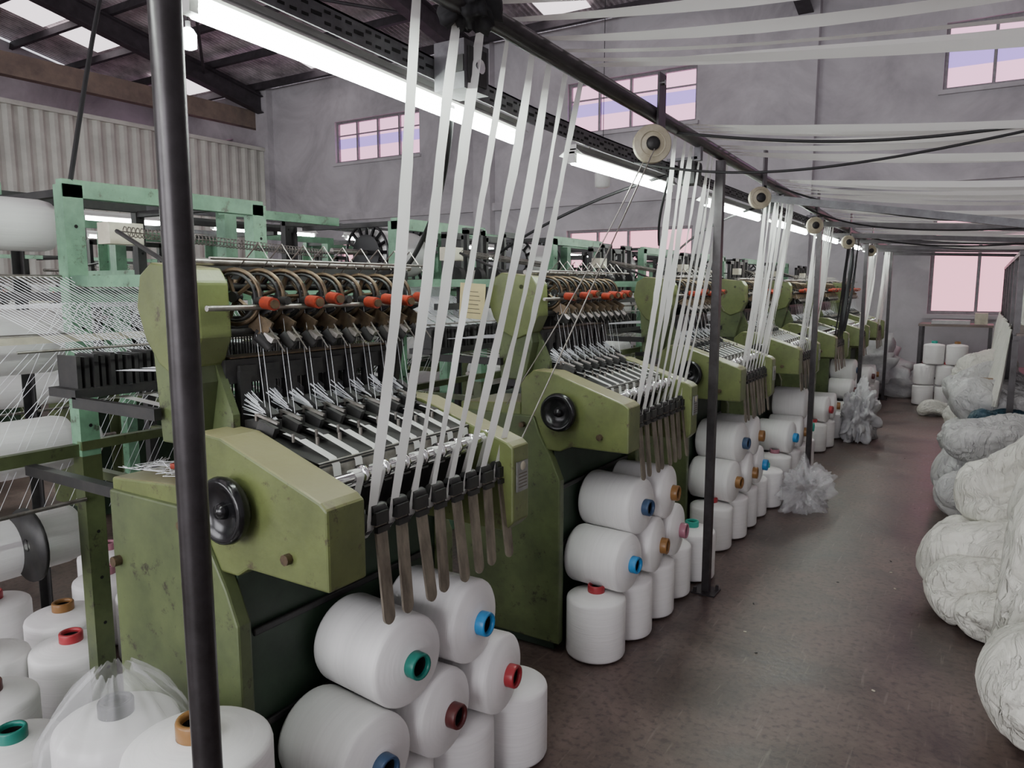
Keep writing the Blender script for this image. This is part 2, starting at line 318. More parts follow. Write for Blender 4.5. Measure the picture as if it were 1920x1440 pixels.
for y in FY:
    yy=y-.045
    w.box((-1.44,yy+.03,1.185),(.10,.022,.014),'black',rot=(0,.2,0))
    w.box((-1.50,yy,1.205),(.07,.056,.035),'black'); w.box((-1.51,yy+.02,1.235),(.06,.022,.035),'black',rot=(0,.5,0)); w.box((-1.46,yy-.022,1.205),(.05,.016,.03),'black',rot=(0,.4,.2))
    w.box((-1.47,yy-.01,1.228),(.06,.010,.006),'steel',rot=(0,.35,.3)); w.cyl((-1.5,yy-.02,1.2),(-1.5,yy-.02,1.24),.005,'steel',6)
    w.cyl((-1.36,yy+.045,1.165),(-1.36,yy+.045,1.185),.005,'steel',6); w.cyl((-1.40,yy+.005,1.175),(-1.40,yy+.005,1.195),.004,'steel',6)
    w.box((-1.57,yy,1.27),(.022,.034,.14),'black'); w.box((-1.575,yy+.01,1.34),(.03,.05,.03),'black')
w.bb(-1.64,-1.57,.10,W-.09,1.31,1.37,'black'); w.bb(-1.62,-1.56,.10,W-.09,1.17,1.2,'black')
w.bb(-1.64,-1.575,.12,W-.11,1.372,1.376,'brass')
w.prism([(-1.53,1.12),(-1.53,1.24),(-1.60,1.39),(-1.7,1.39),(-1.7,1.12)],.085,.105,'sgreen')
heads=w.mesh('weaving_heads')
w=MB(); rnd=random.Random(3)
for y in FY:
    yy=y-.045
    for j in range(20):
        a=(-1.475+rnd.uniform(-.004,.004),yy+.018+rnd.uniform(-.004,.004),1.222); e=(-1.56,yy-.014+.0025*j*.7,1.26+rnd.uniform(-.03,.03)); w.cyl(a,e,.0015,'thread',3,False)
    for j in range(2):
        w.cyl((-1.47-.03*j,yy+.01*j,1.23),(-1.54-.02*j,yy+.03,1.52),.0008,'thread',3,False)
    for j in range(6):
        w.cyl((-1.575,yy-.012+.005*j,1.25),(-1.74,yy-.014+.0055*j,1.33),.0009,'thread',3,False)
        w.cyl((-1.74,yy-.014+.0055*j,1.33),(-2.13,yy-.02+.008*j,1.31),.0009,'thread',3,False)
        w.cyl((-2.13,yy-.02+.008*j,1.31),(-2.44,yy*1.15+.02*j-.05,1.50+.0*j),.0011,'thread',3,False)
        w.cyl((-2.13,yy-.02+.008*j,1.31),(-2.44,yy*1.05+.015*j-.35,1.58),.0011,'thread',3,False)
        w.cyl((-2.44,yy*1.15+.02*j-.05,1.50),(-2.64,yy*1.1+.02*j-.3,1.48-.36*(j%3)),.0009,'thread',3,False)
    w.strip([(-1.72,yy+.02,1.20),(-1.9,yy+.02,1.215),(-2.12,yy+.0,1.235),(-2.3,yy-.06,1.20)],[(0,.016,0)]*4,'tape')
threads=w.mesh('warp_threads')
w=MB()
for i in range(9):
    x=-1.65-.012*i
    z=1.30+.012*((i*5)%4)
    w.bb(x-.003,x+.003,.12,W-.11,z+.12,z+.135,'black'); w.bb(x-.003,x+.003,.12,W-.11,z-.10,z-.085,'black')
    for j in range(30):
        y=.14+j*.0185; w.cyl((x,y,z-.09),(x,y,z+.125),.0018,'black' if (i*7+j)%9 else 'steel',3,False)
w.bb(-1.76,-1.62,.10,W-.09,1.12,1.2,'black')
heddle=w.mesh('heddle_frames')
w=MB()
w.cyl((-1.60,.0,1.61),(-1.60,W+.02,1.61),.009,'steel'); w.cyl((-1.52,.02,1.50),(-1.52,W,1.50),.007,'steel'); w.cyl((-1.63,.02,1.55),(-1.63,W,1.55),.010,'black')
w.bb(-1.70,-1.66,.1,W-.05,1.57,1.62,'black'); w.cyl((-1.56,.02,1.44),(-1.56,W,1.44),.008,'black'); w.cyl((-1.50,.02,1.615),(-1.50,W,1.615),.004,'steel',6)
ax=Vector((.35,-.94,0)).normalized(); uu=Vector((ax.y,-ax.x,0))
for i in range(9):
    y=.15+.073*i; c=Vector((-1.585,y,1.525)); R0=.068 if i<4 else .060
    w.ring(c,ax,R0,.0055,'brass',28,6); w.ring(c+ax*.006,ax,R0-.01,.004,'black',24,5); w.ring(c-ax*.010,ax,R0-.003,.005,'black',24,5)
    for a in range(5):
        t=a*math.pi*2/5+.3*i; w.cyl(c,c+uu*((R0-.004)*math.cos(t))+Vector((0,0,(R0-.004)*math.sin(t))),.0055,'brass',5,False)
    w.cyl(c-ax*.014,c+ax*.014,.014,'black',10)
    if i not in (1,4):
        kx=rnd.uniform(-.008,.008)
        w.cyl((-1.50,y+.02,1.515+kx),(-1.455,y+.010,1.512+kx),.016,'red',12); w.cyl((-1.455,y+.010,1.512+kx),(-1.448,y+.008,1.512+kx),.011,'brass',10)
    w.cyl((-1.53,y+.02,1.515),(-1.50,y+.02,1.515),.011,'black',8)
    w.box((-1.53,y+.03,1.455),(.06,.008,.045),'brass',rot=(0,.5,.2)); w.box((-1.50,y+.035,1.425),(.03,.03,.012),'steel',rot=(0,.6,.3)); w.box((-1.55,y+.04,1.49),(.07,.006,.03),'black',rot=(0,-.4,.3))
    w.box((-1.535,y+.045,1.42),(.05,.025,.04),'black',rot=(.3,.4,.6)); w.cyl((-1.52,y+.01,1.43),(-1.50,y+.03,1.40),.014,'black',10)
    w.cyl((-1.50,y+.03,1.45),(-1.47,y+.05,1.39),.0022,'steel',5,False)
    w.cyl((-1.63,y+.01,1.56),(-1.55,y+.05,1.66),.002,'steel',4,False); w.cyl((-1.55,y+.05,1.66),(-1.50,y+.05,1.60),.0015,'steel',4,False)
feeder=w.mesh('yarn_feeder_row')
w=MB()
for i in range(34):
    y=.03+i*.0225; w.box((-2.15+random.uniform(-.01,.01),y,1.31),(.10,.012,.09+random.uniform(0,.02)),'black')
w.bb(-2.22,-2.08,.0,W,1.245,1.27,'black'); w.cyl((-2.05,-.15,1.385),(-2.05,W,1.385),.004,'steel',6)
w.bb(-2.36,-2.33,-.2,W-.3,1.385,1.405,'cream')
w.bb(-2.10,-1.72,.0,.02,1.22,1.25,'black'); w.bb(-2.46,-1.72,W-.02,W,1.22,1.25,'black'); w.bb(-2.44,-1.92,.02,.05,.98,1.01,'black')
comb=w.mesh('warp_stop_comb')
w=MB()
def anglep(x,y,z0,z1,k='mint',s=.062):
    w.bb(x,x+.006,y,y+s,z0,z1,k); w.bb(x,x-s*.8,y,y+.006,z0,z1,k)
    for j in range(int((z1-z0)/.16)):
        w.cyl((x+.006,y+s*.55,z0+.1+.16*j),(x+.0066,y+s*.55,z0+.1+.16*j),.006,'hole',8)
FA,FB=.20,.97
for x,y in ((-2.46,FA),(-2.46,FB-.05)): anglep(x,y,1.0,1.87); anglep(x,y,0,1.0,'sgreen')
for x,y in ((-3.25,FA),(-3.25,FB-.05)): anglep(x,y,0,1.92,'black',.04)
w.bb(-2.49,-2.454,FA,FB,1.83,1.885,'mint'); w.bb(-2.48,-2.45,FA,FB,1.50,1.54,'mint'); w.bb(-2.48,-2.45,FA,FB,1.02,1.05,'sgreen')
for y in (FA+.14,FB-.03):
    w.bb(-3.25,-2.46,y-.015,y+.015,1.86,1.885,'black'); w.bb(-3.25,-2.46,y-.015,y+.015,.88,.91,'sgreen'); w.bb(-3.25,-2.46,y-.015,y+.015,1.5,1.53,'black')
w.bb(-3.27,-3.24,FA,FB,1.88,1.92,'black'); w.bb(-2.46,-1.78,FB-.06,FB-.03,1.52,1.55,'mint'); w.bb(-2.44,-1.76,FA+.0,FA+.03,1.55,1.585,'mint')
w.bb(-3.2,-2.46,-.5,-.46,1.6,1.64,'mint'); w.bb(-2.86,-2.84,-.52,FA,1.86,1.9,'mint'); w.bb(-2.86,-2.80,-.52,-.46,0,1.86,'mint')
w.bb(-2.5,-2.47,-.50,FA,1.00,1.04,'sgreen'); w.cyl((-2.50,-.5,1.58),(-2.50,FA,1.58),.008,'steel',8); w.cyl((-2.45,-.5,1.40),(-2.45,FA,1.40),.007,'steel',8); w.cyl((-2.45,-.5,.86),(-2.45,FA,.86),.007,'steel',8)
for i in range(9): w.lathe([(.01,-.008),(.02,-.008),(.014,0),(.02,.008),(.01,.008)],(-2.44,FA+.08+.075*i,1.57),(0,1,0),'brass',10)
w.bb(-2.47,-2.41,FA+.02,FB-.02,1.545,1.56,'steel')
creel=w.mesh('creel_frame')
w=MB()
for i in range(4):
    y=.25+.17*i
    for s_ in (0,.12): w.bb(-2.22,-2.19,y+s_,y+s_+.02,1.45,1.80+.03*(i%2),'black')
    w.bb(-2.22,-2.19,y,y+.14,1.78+.03*(i%2),1.81+.03*(i%2),'black'); w.cyl((-2.2,y+.07,1.60),(-2.2,y+.11,1.60),.05,'black',14)
w.bb(-2.23,-2.18,.2,.95,1.44,1.47,'black')
tower=w.mesh('pattern_bracket_row')
w=MB(); pts=[]
for i in range(60*7): 
    a=i*2*math.pi/7; pts.append((-2.0+.014*math.cos(a),.12+.0022*i*.8,1.70+.014*math.sin(a)-.00008*i))
w.tube(pts,.0016,'steel',4); w.cyl((-2.0,.1,1.7),(-2.0,.9,1.67),.002,'steel',5); w.cyl((-2.0,.9,1.67),(-2.46,.93,1.7),.006,'black',6); w.cyl((-2.0,.1,1.7),(-1.7,.06,1.6),.006,'black',6)
w.box((-2.1,.17,1.70),(.06,.10,.06),'cream')
spring=w.mesh('tension_spring')
def rolls(zs,name,dy=.20):
    w=MB()
    for z,r in zs:
        w.lathe([(.0,-.58+dy),(r*.95,-.58+dy),(r,-.57+dy),(r,.02+dy),(r*.93,.05+dy),(.03,.055+dy),(.03,.0+dy)],(-2.66,0,z),(0,1,0),'yarn',36)
        w.cyl((-2.66,-.5,z),(-2.66,.36,z),.014,'steel',10)
        w.box((-2.66,.30,z),(.14,.02,.03),'black')
    w.lathe([(.02,0),(.12,0),(.12,.012),(.02,.012)],(-2.54,.05,.73),(0,1,0),'black',28)
    return w.mesh(name)
beams4=rolls(((1.75,.085),(1.37,.105),(1.02,.095),(.70,.10)),'warp_rolls'); beams3=rolls(((1.37,.09),(1.02,.095),(.70,.10)),'warp_rolls')
w=MB(); FX,FZ,FYY=-2.95,1.74,.72
w.lathe([(.10,-.18),(.13,-.18),(.13,.18),(.1,.18)],(FX,FYY,FZ),(0,1,0),'yarn',32)
for s_ in(-1,1):
    w.ring((FX,FYY+.2*s_,FZ),(0,1,0),.155,.008,'gloss',32,6)
    for a in range(16):
        t=a*math.pi/8; c=Vector((FX,FYY+.2*s_,FZ)); w.cyl(c,(c[0]+.15*math.cos(t),c[1],c[2]+.15*math.sin(t)),.010,'gloss',5)
    w.cyl((FX,FYY+.19*s_,FZ),(FX,FYY+.21*s_,FZ),.10,'gloss',24)
w.cyl((FX,.25,FZ),(FX,1.0,FZ),.015,'steel',8)
flange=w.mesh('flanged_warp_beam')
def machine_tapes(k):
    w=MB()
    for i,y in enumerate(FY):
        yy=y-.045
        pts=[(-1.44,yy+.02,1.192),(-1.40,yy+.022,1.184),(-1.295,yy+.03,1.145),(-1.283,yy+.031,1.13),(-1.283,yy+.036,1.09),(-1.262,yy+.04,1.06),(-1.25,yy+.045,1.118),(-1.232,yy+.045,1.121),(-1.218,yy+.045,1.105),(-1.245,y,1.02),(-1.24,y-.005,.97),(-1.205,y-.01,.958),(-1.182,y-.01,.985),(-1.18,y-.01,1.01)]
        w.strip(pts,[(0,.0125,0)]*len(pts),k)
    return w.mesh('tapes_on_rollers')
tapesW=machine_tapes('tape'); tapesB=machine_tapes('btape')
def loom(x,y,rot=0,full=True,black=False,flg=True,name='narrow_fabric_loom',roll=None,tw=False):
    e=empty(name,(x,y,0),(0,0,rot))
    inst('side_housings',hous,e,bevel=.006 if full else 0); inst('cabinet',cab,e,bevel=.004 if full else 0)
    for n_,m_ in (('handwheel',wheel),('rating_plate',plate),('front_rollers',rollers),('tension_fingers',fingers),('weaving_heads',heads),('warp_threads',threads),('heddle_frames',heddle),('yarn_feeder_row',feeder),('warp_stop_comb',comb),('creel_frame',creel),('tension_spring',spring),('warp_rolls',roll or beams3),('tapes_on_rollers',tapesB if black else tapesW)):
        inst(n_,m_,e)
    if flg: inst('flanged_warp_beam',flange,e)
    if tw: inst('pattern_bracket_row',tower,e)
    return e
for k in range(NM): loom(0,Y0+PITCH*k,black=(k==4),flg=k>0,roll=beams4 if k==0 else None,tw=k>=1)
for k in range(0,NM): loom(-6.9,Y0+PITCH*k+W,math.pi,False,flg=False,tw=True)
for k in range(1,NM,1): loom(-6.2,Y0+PITCH*k,0,False,flg=k%2==0,tw=True)

# ------------------------------------------------------------ overhead pipe + posts
PX=-1.11
def pz(y): return 2.225-.026*max(0,y-1.7)
w=MB(); w.cyl((PX,-2,pz(0)),(PX,1.7,pz(1.7)),.028,'pipe',16); w.cyl((PX,1.7,pz(1.7)),(PX,8,pz(8)),.028,'pipe',16); w.cyl((PX,8,pz(8)),(PX,12.6,pz(8)),.028,'pipe',16)
w.obj('overhead_pipe')
for i,y in enumerate((.75,3.63,6.2,8.9,11.4)):
    w=MB(); r=.025; zt=pz(min(y,8))-.028
    if i==0: w.cyl((PX,y,.006),(PX,y,zt),r,'pipe',20)
    else: w.bb(PX-.019,PX+.019,y-.019,y+.019,.006,zt,'pipe')
    w.bb(PX-.06,PX+.06,y-.06,y+.06,0,.008,'pipe')
    for sx in (-1,1): w.cyl((PX+.045*sx,y+.04*sx,.008),(PX+.045*sx,y+.04*sx,.03),.008,'pipe',6)
    w.obj('support_post')
for k in range(5):
    y=2.76+PITCH*k*1.0; z=pz(min(y,8)); w=MB()
    w.bb(PX+.03,PX+.038,y-.035,y+.035,z-.07,z+.14,'pipe'); w.cyl((PX+.0,y,z-.10),(PX+.04,y,z-.10),.010,'black',10)
    w.box((PX+.034,y,z-.09),(.008,.05,.08),'pipe')
    w.cyl((PX+.038,y+.01,z+.11),(PX+.044,y+.01,z+.11),.010,'chrome',10)
    cx=PX+.03; c=(cx,y-.075,z-.125); R=.070 if k==0 else .060; ax_=(.55,-.83,0)
    w.lathe([(.01,-.012),(R*.95,-.014),(R,-.011),(R*.9,-.003),(R*.9,.003),(R,.011),(R*.95,.014),(.03,.012),(.026,.016),(.0,.016)],c,ax_,'wheelcream',36)
    w.lathe([(.024,.013),(.026,.022),(.01,.024),(.0,.026)],c,ax_,'black',16)
    w.ring((c[0]+.55*.014,c[1]-.83*.014,c[2]),ax_,.046,.003,'wheelcream',24,5)
    w.cyl(c,(PX+.02,y,z-.10),.008,'black',8)
    w.obj('guide_pulley')
def blob(name,loc,dim,k,seed=0,rough=.25,fr=3.0,sub=4,rot=(0,0,0),flat=None):
    bm=bmesh.new(); bmesh.ops.create_icosphere(bm,subdivisions=sub,radius=1.0)
    R=Matrix.Rotation(rot[2],3,'Z')@Matrix.Rotation(rot[1],3,'Y')@Matrix.Rotation(rot[0],3,'X')
    for v in bm.verts:
        p=v.co.copy()
        nn=noise.noise(p*fr*.5+Vector((seed*3.1,seed,0)))*rough
        n2=(1-abs(noise.noise(p*fr+Vector((seed,seed*2.3,1)))*2))*rough*.45 + (1-abs(noise.noise(p*fr*2.3+Vector((seed,0,seed*1.3)))*2))*rough*.18
        p=p*(1+nn+n2-.3*rough)
        p=R@Vector((p.x*dim[0],p.y*dim[1],p.z*dim[2])); v.co=p
    if flat is not None:
        for v in bm.verts:
            if v.co.z+loc[2]<flat: v.co.z=flat-loc[2]+.002*abs(noise.noise(v.co*9)); 
    me=D.meshes.new(name); bm.to_mesh(me); bm.free(); me.materials.append(M[k])
    me.polygons.foreach_set('use_smooth',[True]*len(me.polygons))
    o=D.objects.new(name,me); COL.objects.link(o); o.location=loc
    return o
def sack(loc,L,R,dirv,k,seed,neck=True,flatz=.8):
    n=96; m=80; d=Vector(dirv).normalized(); a=Vector((0,0,1)) if abs(d.z)<.85 else Vector((1,0,0)); u=d.cross(a).normalized(); v_=u.cross(d).normalized(); vs=[]
    loc=Vector(loc)
    for j in range(m+1):
        t=j/m
        if neck:
            if t<.86: r=(math.sin(min(1,t/.18)*math.pi/2)**.6)*(1 if t<.50 else max(.16,math.cos((t-.50)/.36*math.pi/2*.93))**.55)
            else:
                q=(t-.86)/.14; r=.32*(1-.1*q)*math.sqrt(max(0,1-q**3))
        else: r=max(0,1-abs(2*t-1)**4)**.5
        for i in range(n):
            th=2*math.pi*i/n; cx,cy=math.cos(th),math.sin(th)
            sq=1+.10*math.cos(4*th+seed)*.5
            fold=noise.noise(Vector((cx*1.3+seed,cy*1.3,t*1.8+seed*1.7)))*.26
            pinch=.07*math.sin(th*8+seed+3*math.sin(t*3+seed))*max(0,(t-.5))*1.8 if neck else .0
            wob=noise.noise(Vector((cx*2+seed,cy*2,t*3)))*1.5
            crease=-.11*max(0,1-abs(noise.noise(Vector((cx*1.6,cy*1.6+seed*2,t*3.0+wob*.3)))*9))-.05*max(0,1-abs(noise.noise(Vector((cx*3.6+seed+wob*.3,cy*3.6,t*7)))*8))-.022*max(0,1-abs(noise.noise(Vector((cx*8+seed+wob,cy*8,t*14+wob)))*5))
            rr=R*r*sq*(1+fold+pinch+crease)
            p=loc+d*(t-.45)*L+u*cx*rr+v_*cy*rr*flatz+Vector((0,0,.05*noise.noise(Vector((t*3,seed,0)))))
            if p.z<.002: p.z=.002
            vs.append(p)
    w=MB(); w.add(vs,[(j*n+i,j*n+(i+1)%n,(j+1)*n+(i+1)%n,(j+1)*n+i) for j in range(m) for i in range(n)],k,True)
    return w.obj('stuffed_woven_sack')
blob('black_cloth_knot',(PX,1.56,2.25),(.06,.08,.075),'btape',3,.7,4,4)
grp0=[1.42,1.57,1.66,1.78,1.92,2.03,2.14,2.24]
for k in range(NM):
    base=Y0+PITCH*k; w=MB(); kk='btape' if k==4 else 'tape'; rn=random.Random(k+11)
    tops=[]
    for i,y in enumerate(FY):
        if k==0: yt=grp0[i]
        else: yt=base+.47+.105*i+rn.uniform(-.03,.03)
        tops.append(yt); ys=base+y-.01; z1=pz(min(yt,8))+.032
        n=30; pts=[];wd=[]; ph=rn.uniform(-.25,.25); tw=rn.uniform(-.8,.8); hw=.0138 if i not in(3,) else .009
        for j in range(n+1):
            t=j/n
            p=Vector((-1.18+(PX-.03+1.18)*t, ys+(yt-ys)*t+.012*math.sin(5*t+i)*t, 1.005+(z1-1.005-.02)*t)); p.x+=.012*math.sin(math.pi*t)*rn.uniform(.9,1.1)
            a=(.45+ph+tw*math.sin(t*3+i)+.25*math.sin(t*14+i))*min(1,t*4)*min(1,(1-t)*5)
            pts.append(p); wd.append(Vector((math.sin(a),math.cos(a),0))*hw)
        pts.append(Vector((PX,yt,z1+.0))); wd.append(Vector((0,hw,0)))
        w.strip(pts,wd,kk)
    w.obj('hanging_tape_group')
    w=MB()
    for i,yt in enumerate(tops):
        z1=pz(min(yt,8))+.032; n=24; pts=[];wd=[]; sag=rn.uniform(.08,.2); dy=rn.uniform(-.02,.22); a0=rn.uniform(.25,.7)
        for j in range(n+1):
            t=j/n; p=Vector((PX+(2.45-PX)*t, yt+dy*t, z1+(.12)*t-4*sag*t*(1-t)+.008*math.sin(9*t+i)))
            a=(a0+.35*math.sin(t*5+i*2))*min(1,t*6)*min(1,(1-t)*6)
            pts.append(p); wd.append(Vector((0,math.cos(a),-math.sin(a)))*.0185)
        w.strip(pts,wd,'tape')
    w.obj('overhead_tape_span')
w=MB(); w.cyl((2.45,-1,2.28),(2.45,12.6,2.2),.028,'pipe',12)
for y in (0,4,8,12): w.bb(2.42,2.48,y-.03,y+.03,0,2.23,'pipe')
w.obj('right_tape_rail')
for y,z0,z1 in ((4.75,2.10,1.72),(6.4,2.05,1.90),(7.6,2.03,1.88),(8.7,2.03,1.93),(9.7,2.02,1.90),(10.8,2.02,1.95),(11.9,2.02,1.93)):
    w=MB(); a=Vector((PX-.15,y,z0)); c=Vector((1.1,y,z1)); d=(c-a); an=-math.atan2(d.z,d.x)
    w.box((a+c)/2,(d.length,.04,.04),'angle' if y<5 else 'pipe',rot=(0,an,0)); w.bb(1.08,1.12,y-.02,y+.02,0,z1+.02,'angle'); w.obj('cross_strut')
def tz(y): return 2.05+.075*max(0,(2.3-y)/1.6) if y<2.3 else 2.05
w=MB()
def slotbar(y0,y1):
    n=max(1,int((y1-y0)/.5))
    for i in range(n):
        a=y0+(y1-y0)*i/n; c=y0+(y1-y0)*(i+1)/n; za,zc=tz(a),tz(c)
        w.prismx([(a,za),(c,zc),(c,zc+.055),(a,za+.055)],-1.252,-1.247,'angle'); w.prismx([(a,za+.05),(c,zc+.05),(c,zc+.055),(a,za+.055)],-1.30,-1.247,'angle')
    y=y0+.03; j=0
    while y<y1-.03:
        z=tz(y)+.027; 
        if j%4<3:
            for dz in(-.012,.012): w.box((-1.2465,y,z+dz),(.002,.018,.006),'hole')
        else: w.box((-1.2465,y,z),(.002,.03,.008),'hole')
        y+=.032; j+=1
slotbar(-2,12.4)
for y in (-1.5,.3,3.3,4.9,6.4,8,9.6,11.2):
    w.bb(-1.25,PX,y-.015,y+.015,tz(y)+.056,tz(y)+.068,'angle')
    w.bb(PX-.015,PX+.015,y-.015,y+.015,tz(y)+.05,max(tz(y)+.06,pz(min(max(y,0),8))-.02),'angle')
w.obj('slotted_angle_track')
w=MB(); w.bb(-1.245,-1.15,1.60,1.71,2.05,2.17,'angle'); w.bb(-1.15,-1.145,1.615,1.695,2.065,2.155,'black'); w.cyl((-1.145,1.655,2.11),(-1.135,1.655,2.11),.018,'chrome',12); w.bb(-1.2,-1.15,1.595,1.60,2.09,2.13,'black')
w.obj('junction_box')
for y in (3.45,5.0,6.6,8.2):
    w=MB(); w.bb(-1.24,-1.16,y-.05,y+.05,2.02,2.12,'black'); w.cyl((-1.16,y-.02,2.09),(-1.14,y-.02,2.09),.02,'black',10); w.obj('switch_box')
def lamp(x,ya,yb,za,zb):
    e=empty('fluorescent_light',(x,(ya+yb)/2,(za+zb)/2))
    L_=math.hypot(yb-ya,zb-za); an=math.atan2(zb-za,yb-ya)
    w=MB(); w.bb(-.022,.022,-L_/2,L_/2,.018,.05,'white'); w.prism([(-.05,.012),(-.022,.03),(.022,.03),(.05,.012),(.022,.035),(-.022,.035)],-L_/2,L_/2,'white')
    for s_ in(-1,1): w.box((0,s_*(L_/2-.01),.005),(.03,.02,.04),'white')
    o=w.obj('housing',e); o.rotation_euler=(an,0,0)
    w=MB(); w.cyl((0,-L_/2+.02,-.006),(0,L_/2-.02,-.006),.016,'tube',12); o=w.obj('tube',e); o.rotation_euler=(an,0,0)
    w=MB(); w.cyl((0,-L_/2+.15,.04),(0,-L_/2+.15,.10),.004,'steel',6); w.cyl((0,L_/2-.15,.04),(0,L_/2-.15,.10),.004,'steel',6); w.obj('hanger',e)
lamp(-1.33,.94,2.14,2.085,2.03)
lamp(-1.33,2.52,3.55,2.02,2.02)
for k in range(2,NM): lamp(-1.33,.94+PITCH*k,2.1+PITCH*k,2.01,2.01)
for k in (-1,-2,-3): lamp(-1.33,.9+PITCH*k,2.1+PITCH*k,2.09,2.09)  # unseen tubes behind the camera, row extended to add light
for k in range(0,NM): lamp(-5.57,.94+PITCH*k,2.1+PITCH*k,2.05,2.05)
for k in range(0,NM,2): lamp(-7.5,.94+PITCH*k,2.1+PITCH*k,2.05,2.05)
w=MB(); w.bb(-5.59,-5.55,-1,12.5,2.14,2.18,'angle'); w.bb(-7.52,-7.48,-1,12.5,2.14,2.18,'angle')
for y in (0,3,6,9,12): 
    w.bb(-5.59,-5.55,y-.02,y+.02,0,2.14,'angle'); w.bb(-7.52,-7.48,y-.02,y+.02,0,2.14,'angle')
w.obj('rear_lamp_rails')
def highbay(loc,on):
    e=empty('pendant_bulb_lamp',loc)
    w=MB(); w.cyl((0,0,.12),(0,0,.2),.03,'white',12); w.cyl((0,0,.2),(0,0,rz(loc[1])-loc[2]-.1),.004,'cable',6); w.obj('cord',e)
    w=MB(); w.lathe([(.0,-.12),(.05,-.12),(.09,-.10),(.095,.05),(.06,.11),(.03,.13)],(0,0,0),(0,0,1),'bulb' if on else 'white',24); w.obj('bulb',e)
highbay((-8.3,5.9,4.5),True); highbay((-4.0,8.4,2.85),False)
def cable(name,pts,r=.006,k='cable'):
    cu=D.curves.new(name,'CURVE'); cu.dimensions='3D'; cu.bevel_depth=r; cu.bevel_resolution=2; cu.resolution_u=10
    s=cu.splines.new('NURBS'); s.points.add(len(pts)-1); s.order_u=4; s.use_endpoint_u=True
    for p,q in zip(s.points,pts): p.co=(*q,1)
    cu.materials.append(M[k]); o=D.objects.new(name,cu); COL.objects.link(o); return o
cable('power_cable',[(PX,3.0,2.17),(-.6,3.1,2.08),(0,3.2,2.06),(1,3.2,2.2),(2.4,3.2,2.3)],.006)
cable('power_cable',[(-1.24,2.9,2.05),(-.9,2.9,1.96),(-.4,3.0,1.98),(.1,3.1,2.07),(1,3.2,2.22),(2.4,3.3,2.3)],.005)
cable('power_cable',[(PX,4.6,2.15),(-.9,4.8,2.05),(-.4,5,1.94),(.2,5.2,1.9),(1.1,5.3,1.95),(2.4,5.4,2.1)],.006)
cable('power_cable',[(PX,5.6,2.10),(-.9,5.9,1.98),(-.3,6.2,1.93),(.4,6.4,1.95),(2.4,6.6,2.1)],.006)
cable('power_cable',[(PX,7.6,2.05),(-.8,7.9,1.95),(-.2,8.2,1.9),(.5,8.4,1.95),(2.4,8.6,2.1)],.007)
cable('conduit_cable',[(-1.3,1.75,2.1),(-1.5,2.0,1.9),(-1.9,2.35,1.72),(-2.2,2.6,1.62),(-2.4,2.75,1.6),(-2.46,2.82,1.4)],.010)
cable('drive_cord',[(-1.1,2.70,2.05),(-1.35,2.62,1.5),(-1.6,2.5,1.08)],.0025,'steel')
cable('drive_cord',[(-1.06,2.66,2.05),(-1.2,2.2,1.3),(-1.25,1.93,.95)],.0025,'steel')
cable('power_cable',[(-2.46,1.3,1.88),(-2.9,1.8,3.2),(-3.0,2.0,3.0),(-3.2,2.4,3.3),(-3.6,2.6,4)],.008)
cable('power_cable',[(-1.24,3.3,2.05),(-1.3,3.35,1.9),(-1.35,3.45,1.85),(-1.36,3.5,1.75)],.006)
cable('power_cable',[(-1.24,3.3,2.05),(-1.5,3.2,1.98),(-1.8,3.1,1.85),(-2.2,3.3,1.7)],.007)
cable('power_cable',[(-1.24,4.9,2.05),(-1.5,4.6,1.95),(-1.7,4.5,1.75),(-1.7,4.4,1.6)],.007)
w=MB(); w.box((-1.85,2.62,1.49),(.13,.003,.15),'paper',rot=(0,.06,0))
for i in range(6): w.box((-1.85,2.618,1.44+.018*i),(.085-.01*(i%3),.001,.003),'ink',rot=(0,.06,0))
w.cyl((-1.85,2.62,1.56),(-1.85,2.64,1.62),.002,'steel',4,False); w.obj('paper_note')
w=MB()
w.box((-1.74,1.17,1.082),(.10,.02,.014),'red',rot=(0,.0,.3)); w.box((-1.73,1.20,1.082),(.09,.018,.014),'red',rot=(0,.0,.7)); w.box((-1.66,1.19,1.085),(.07,.012,.004),'steel',rot=(0,.0,.5)); w.obj('thread_shears')
w=MB(); rn=random.Random(4)
for j in range(14):
    pts=[(-1.90+.3*t/8+rn.uniform(-.03,.03),1.12+rn.uniform(-.04,.1),1.072+.01*rn.random()) for t in range(7)]
    w.tube(pts,.0012,'thread',3)
w.obj('thread_scraps')

# ------------------------------------------------------------ bobbins
cores=['c_blue','c_teal','c_red','c_brown','c_maroon','c_navy','c_pink','c_black','c_aqua']; BM={}
for c in cores:
    w=MB()
    w.lathe([(.034,.0),(.112,.0),(.121,.004),(.125,.014),(.125,.236),(.122,.246),(.115,.252),(.036,.268)],(0,0,0),(0,0,1),'yarn',48)
    w.lathe([(.027,-.008),(.034,-.008),(.034,.0)],(0,0,0),(0,0,1),c,24)
    w.lathe([(.034,.262),(.036,.270),(.036,.294),(.034,.298),(.028,.298),(.027,.29),(.027,-.008)],(0,0,0),(0,0,1),c,24)
    w.lathe([(.0265,.285),(.0265,.02),(.0,.02)],(0,0,0),(0,0,1),'hole',20)
    BM[c]=w.mesh('yarn_package_'+c[2:])
def stand(e,x,y,z=0,c=None,s=1.0):
    rn=random.random(); inst('bobbin',BM[c or random.choice(cores)],e,(x,y,z+.008*s),(0,0,rn*6),scale=(s,s,s))
def lie(e,x,y,z,c=None,yaw=0,s=1.0,tilt=0):
    d=Vector((math.cos(yaw),math.sin(yaw),0)); p=Vector((x,y,z))-d*.125*s
    inst('bobbin',BM[c or random.choice(cores)],e,p,(0,math.pi/2+tilt,yaw),scale=(s,s,s))
e=empty('yarn_bobbin_pile')
S=.97; BX=-1.315
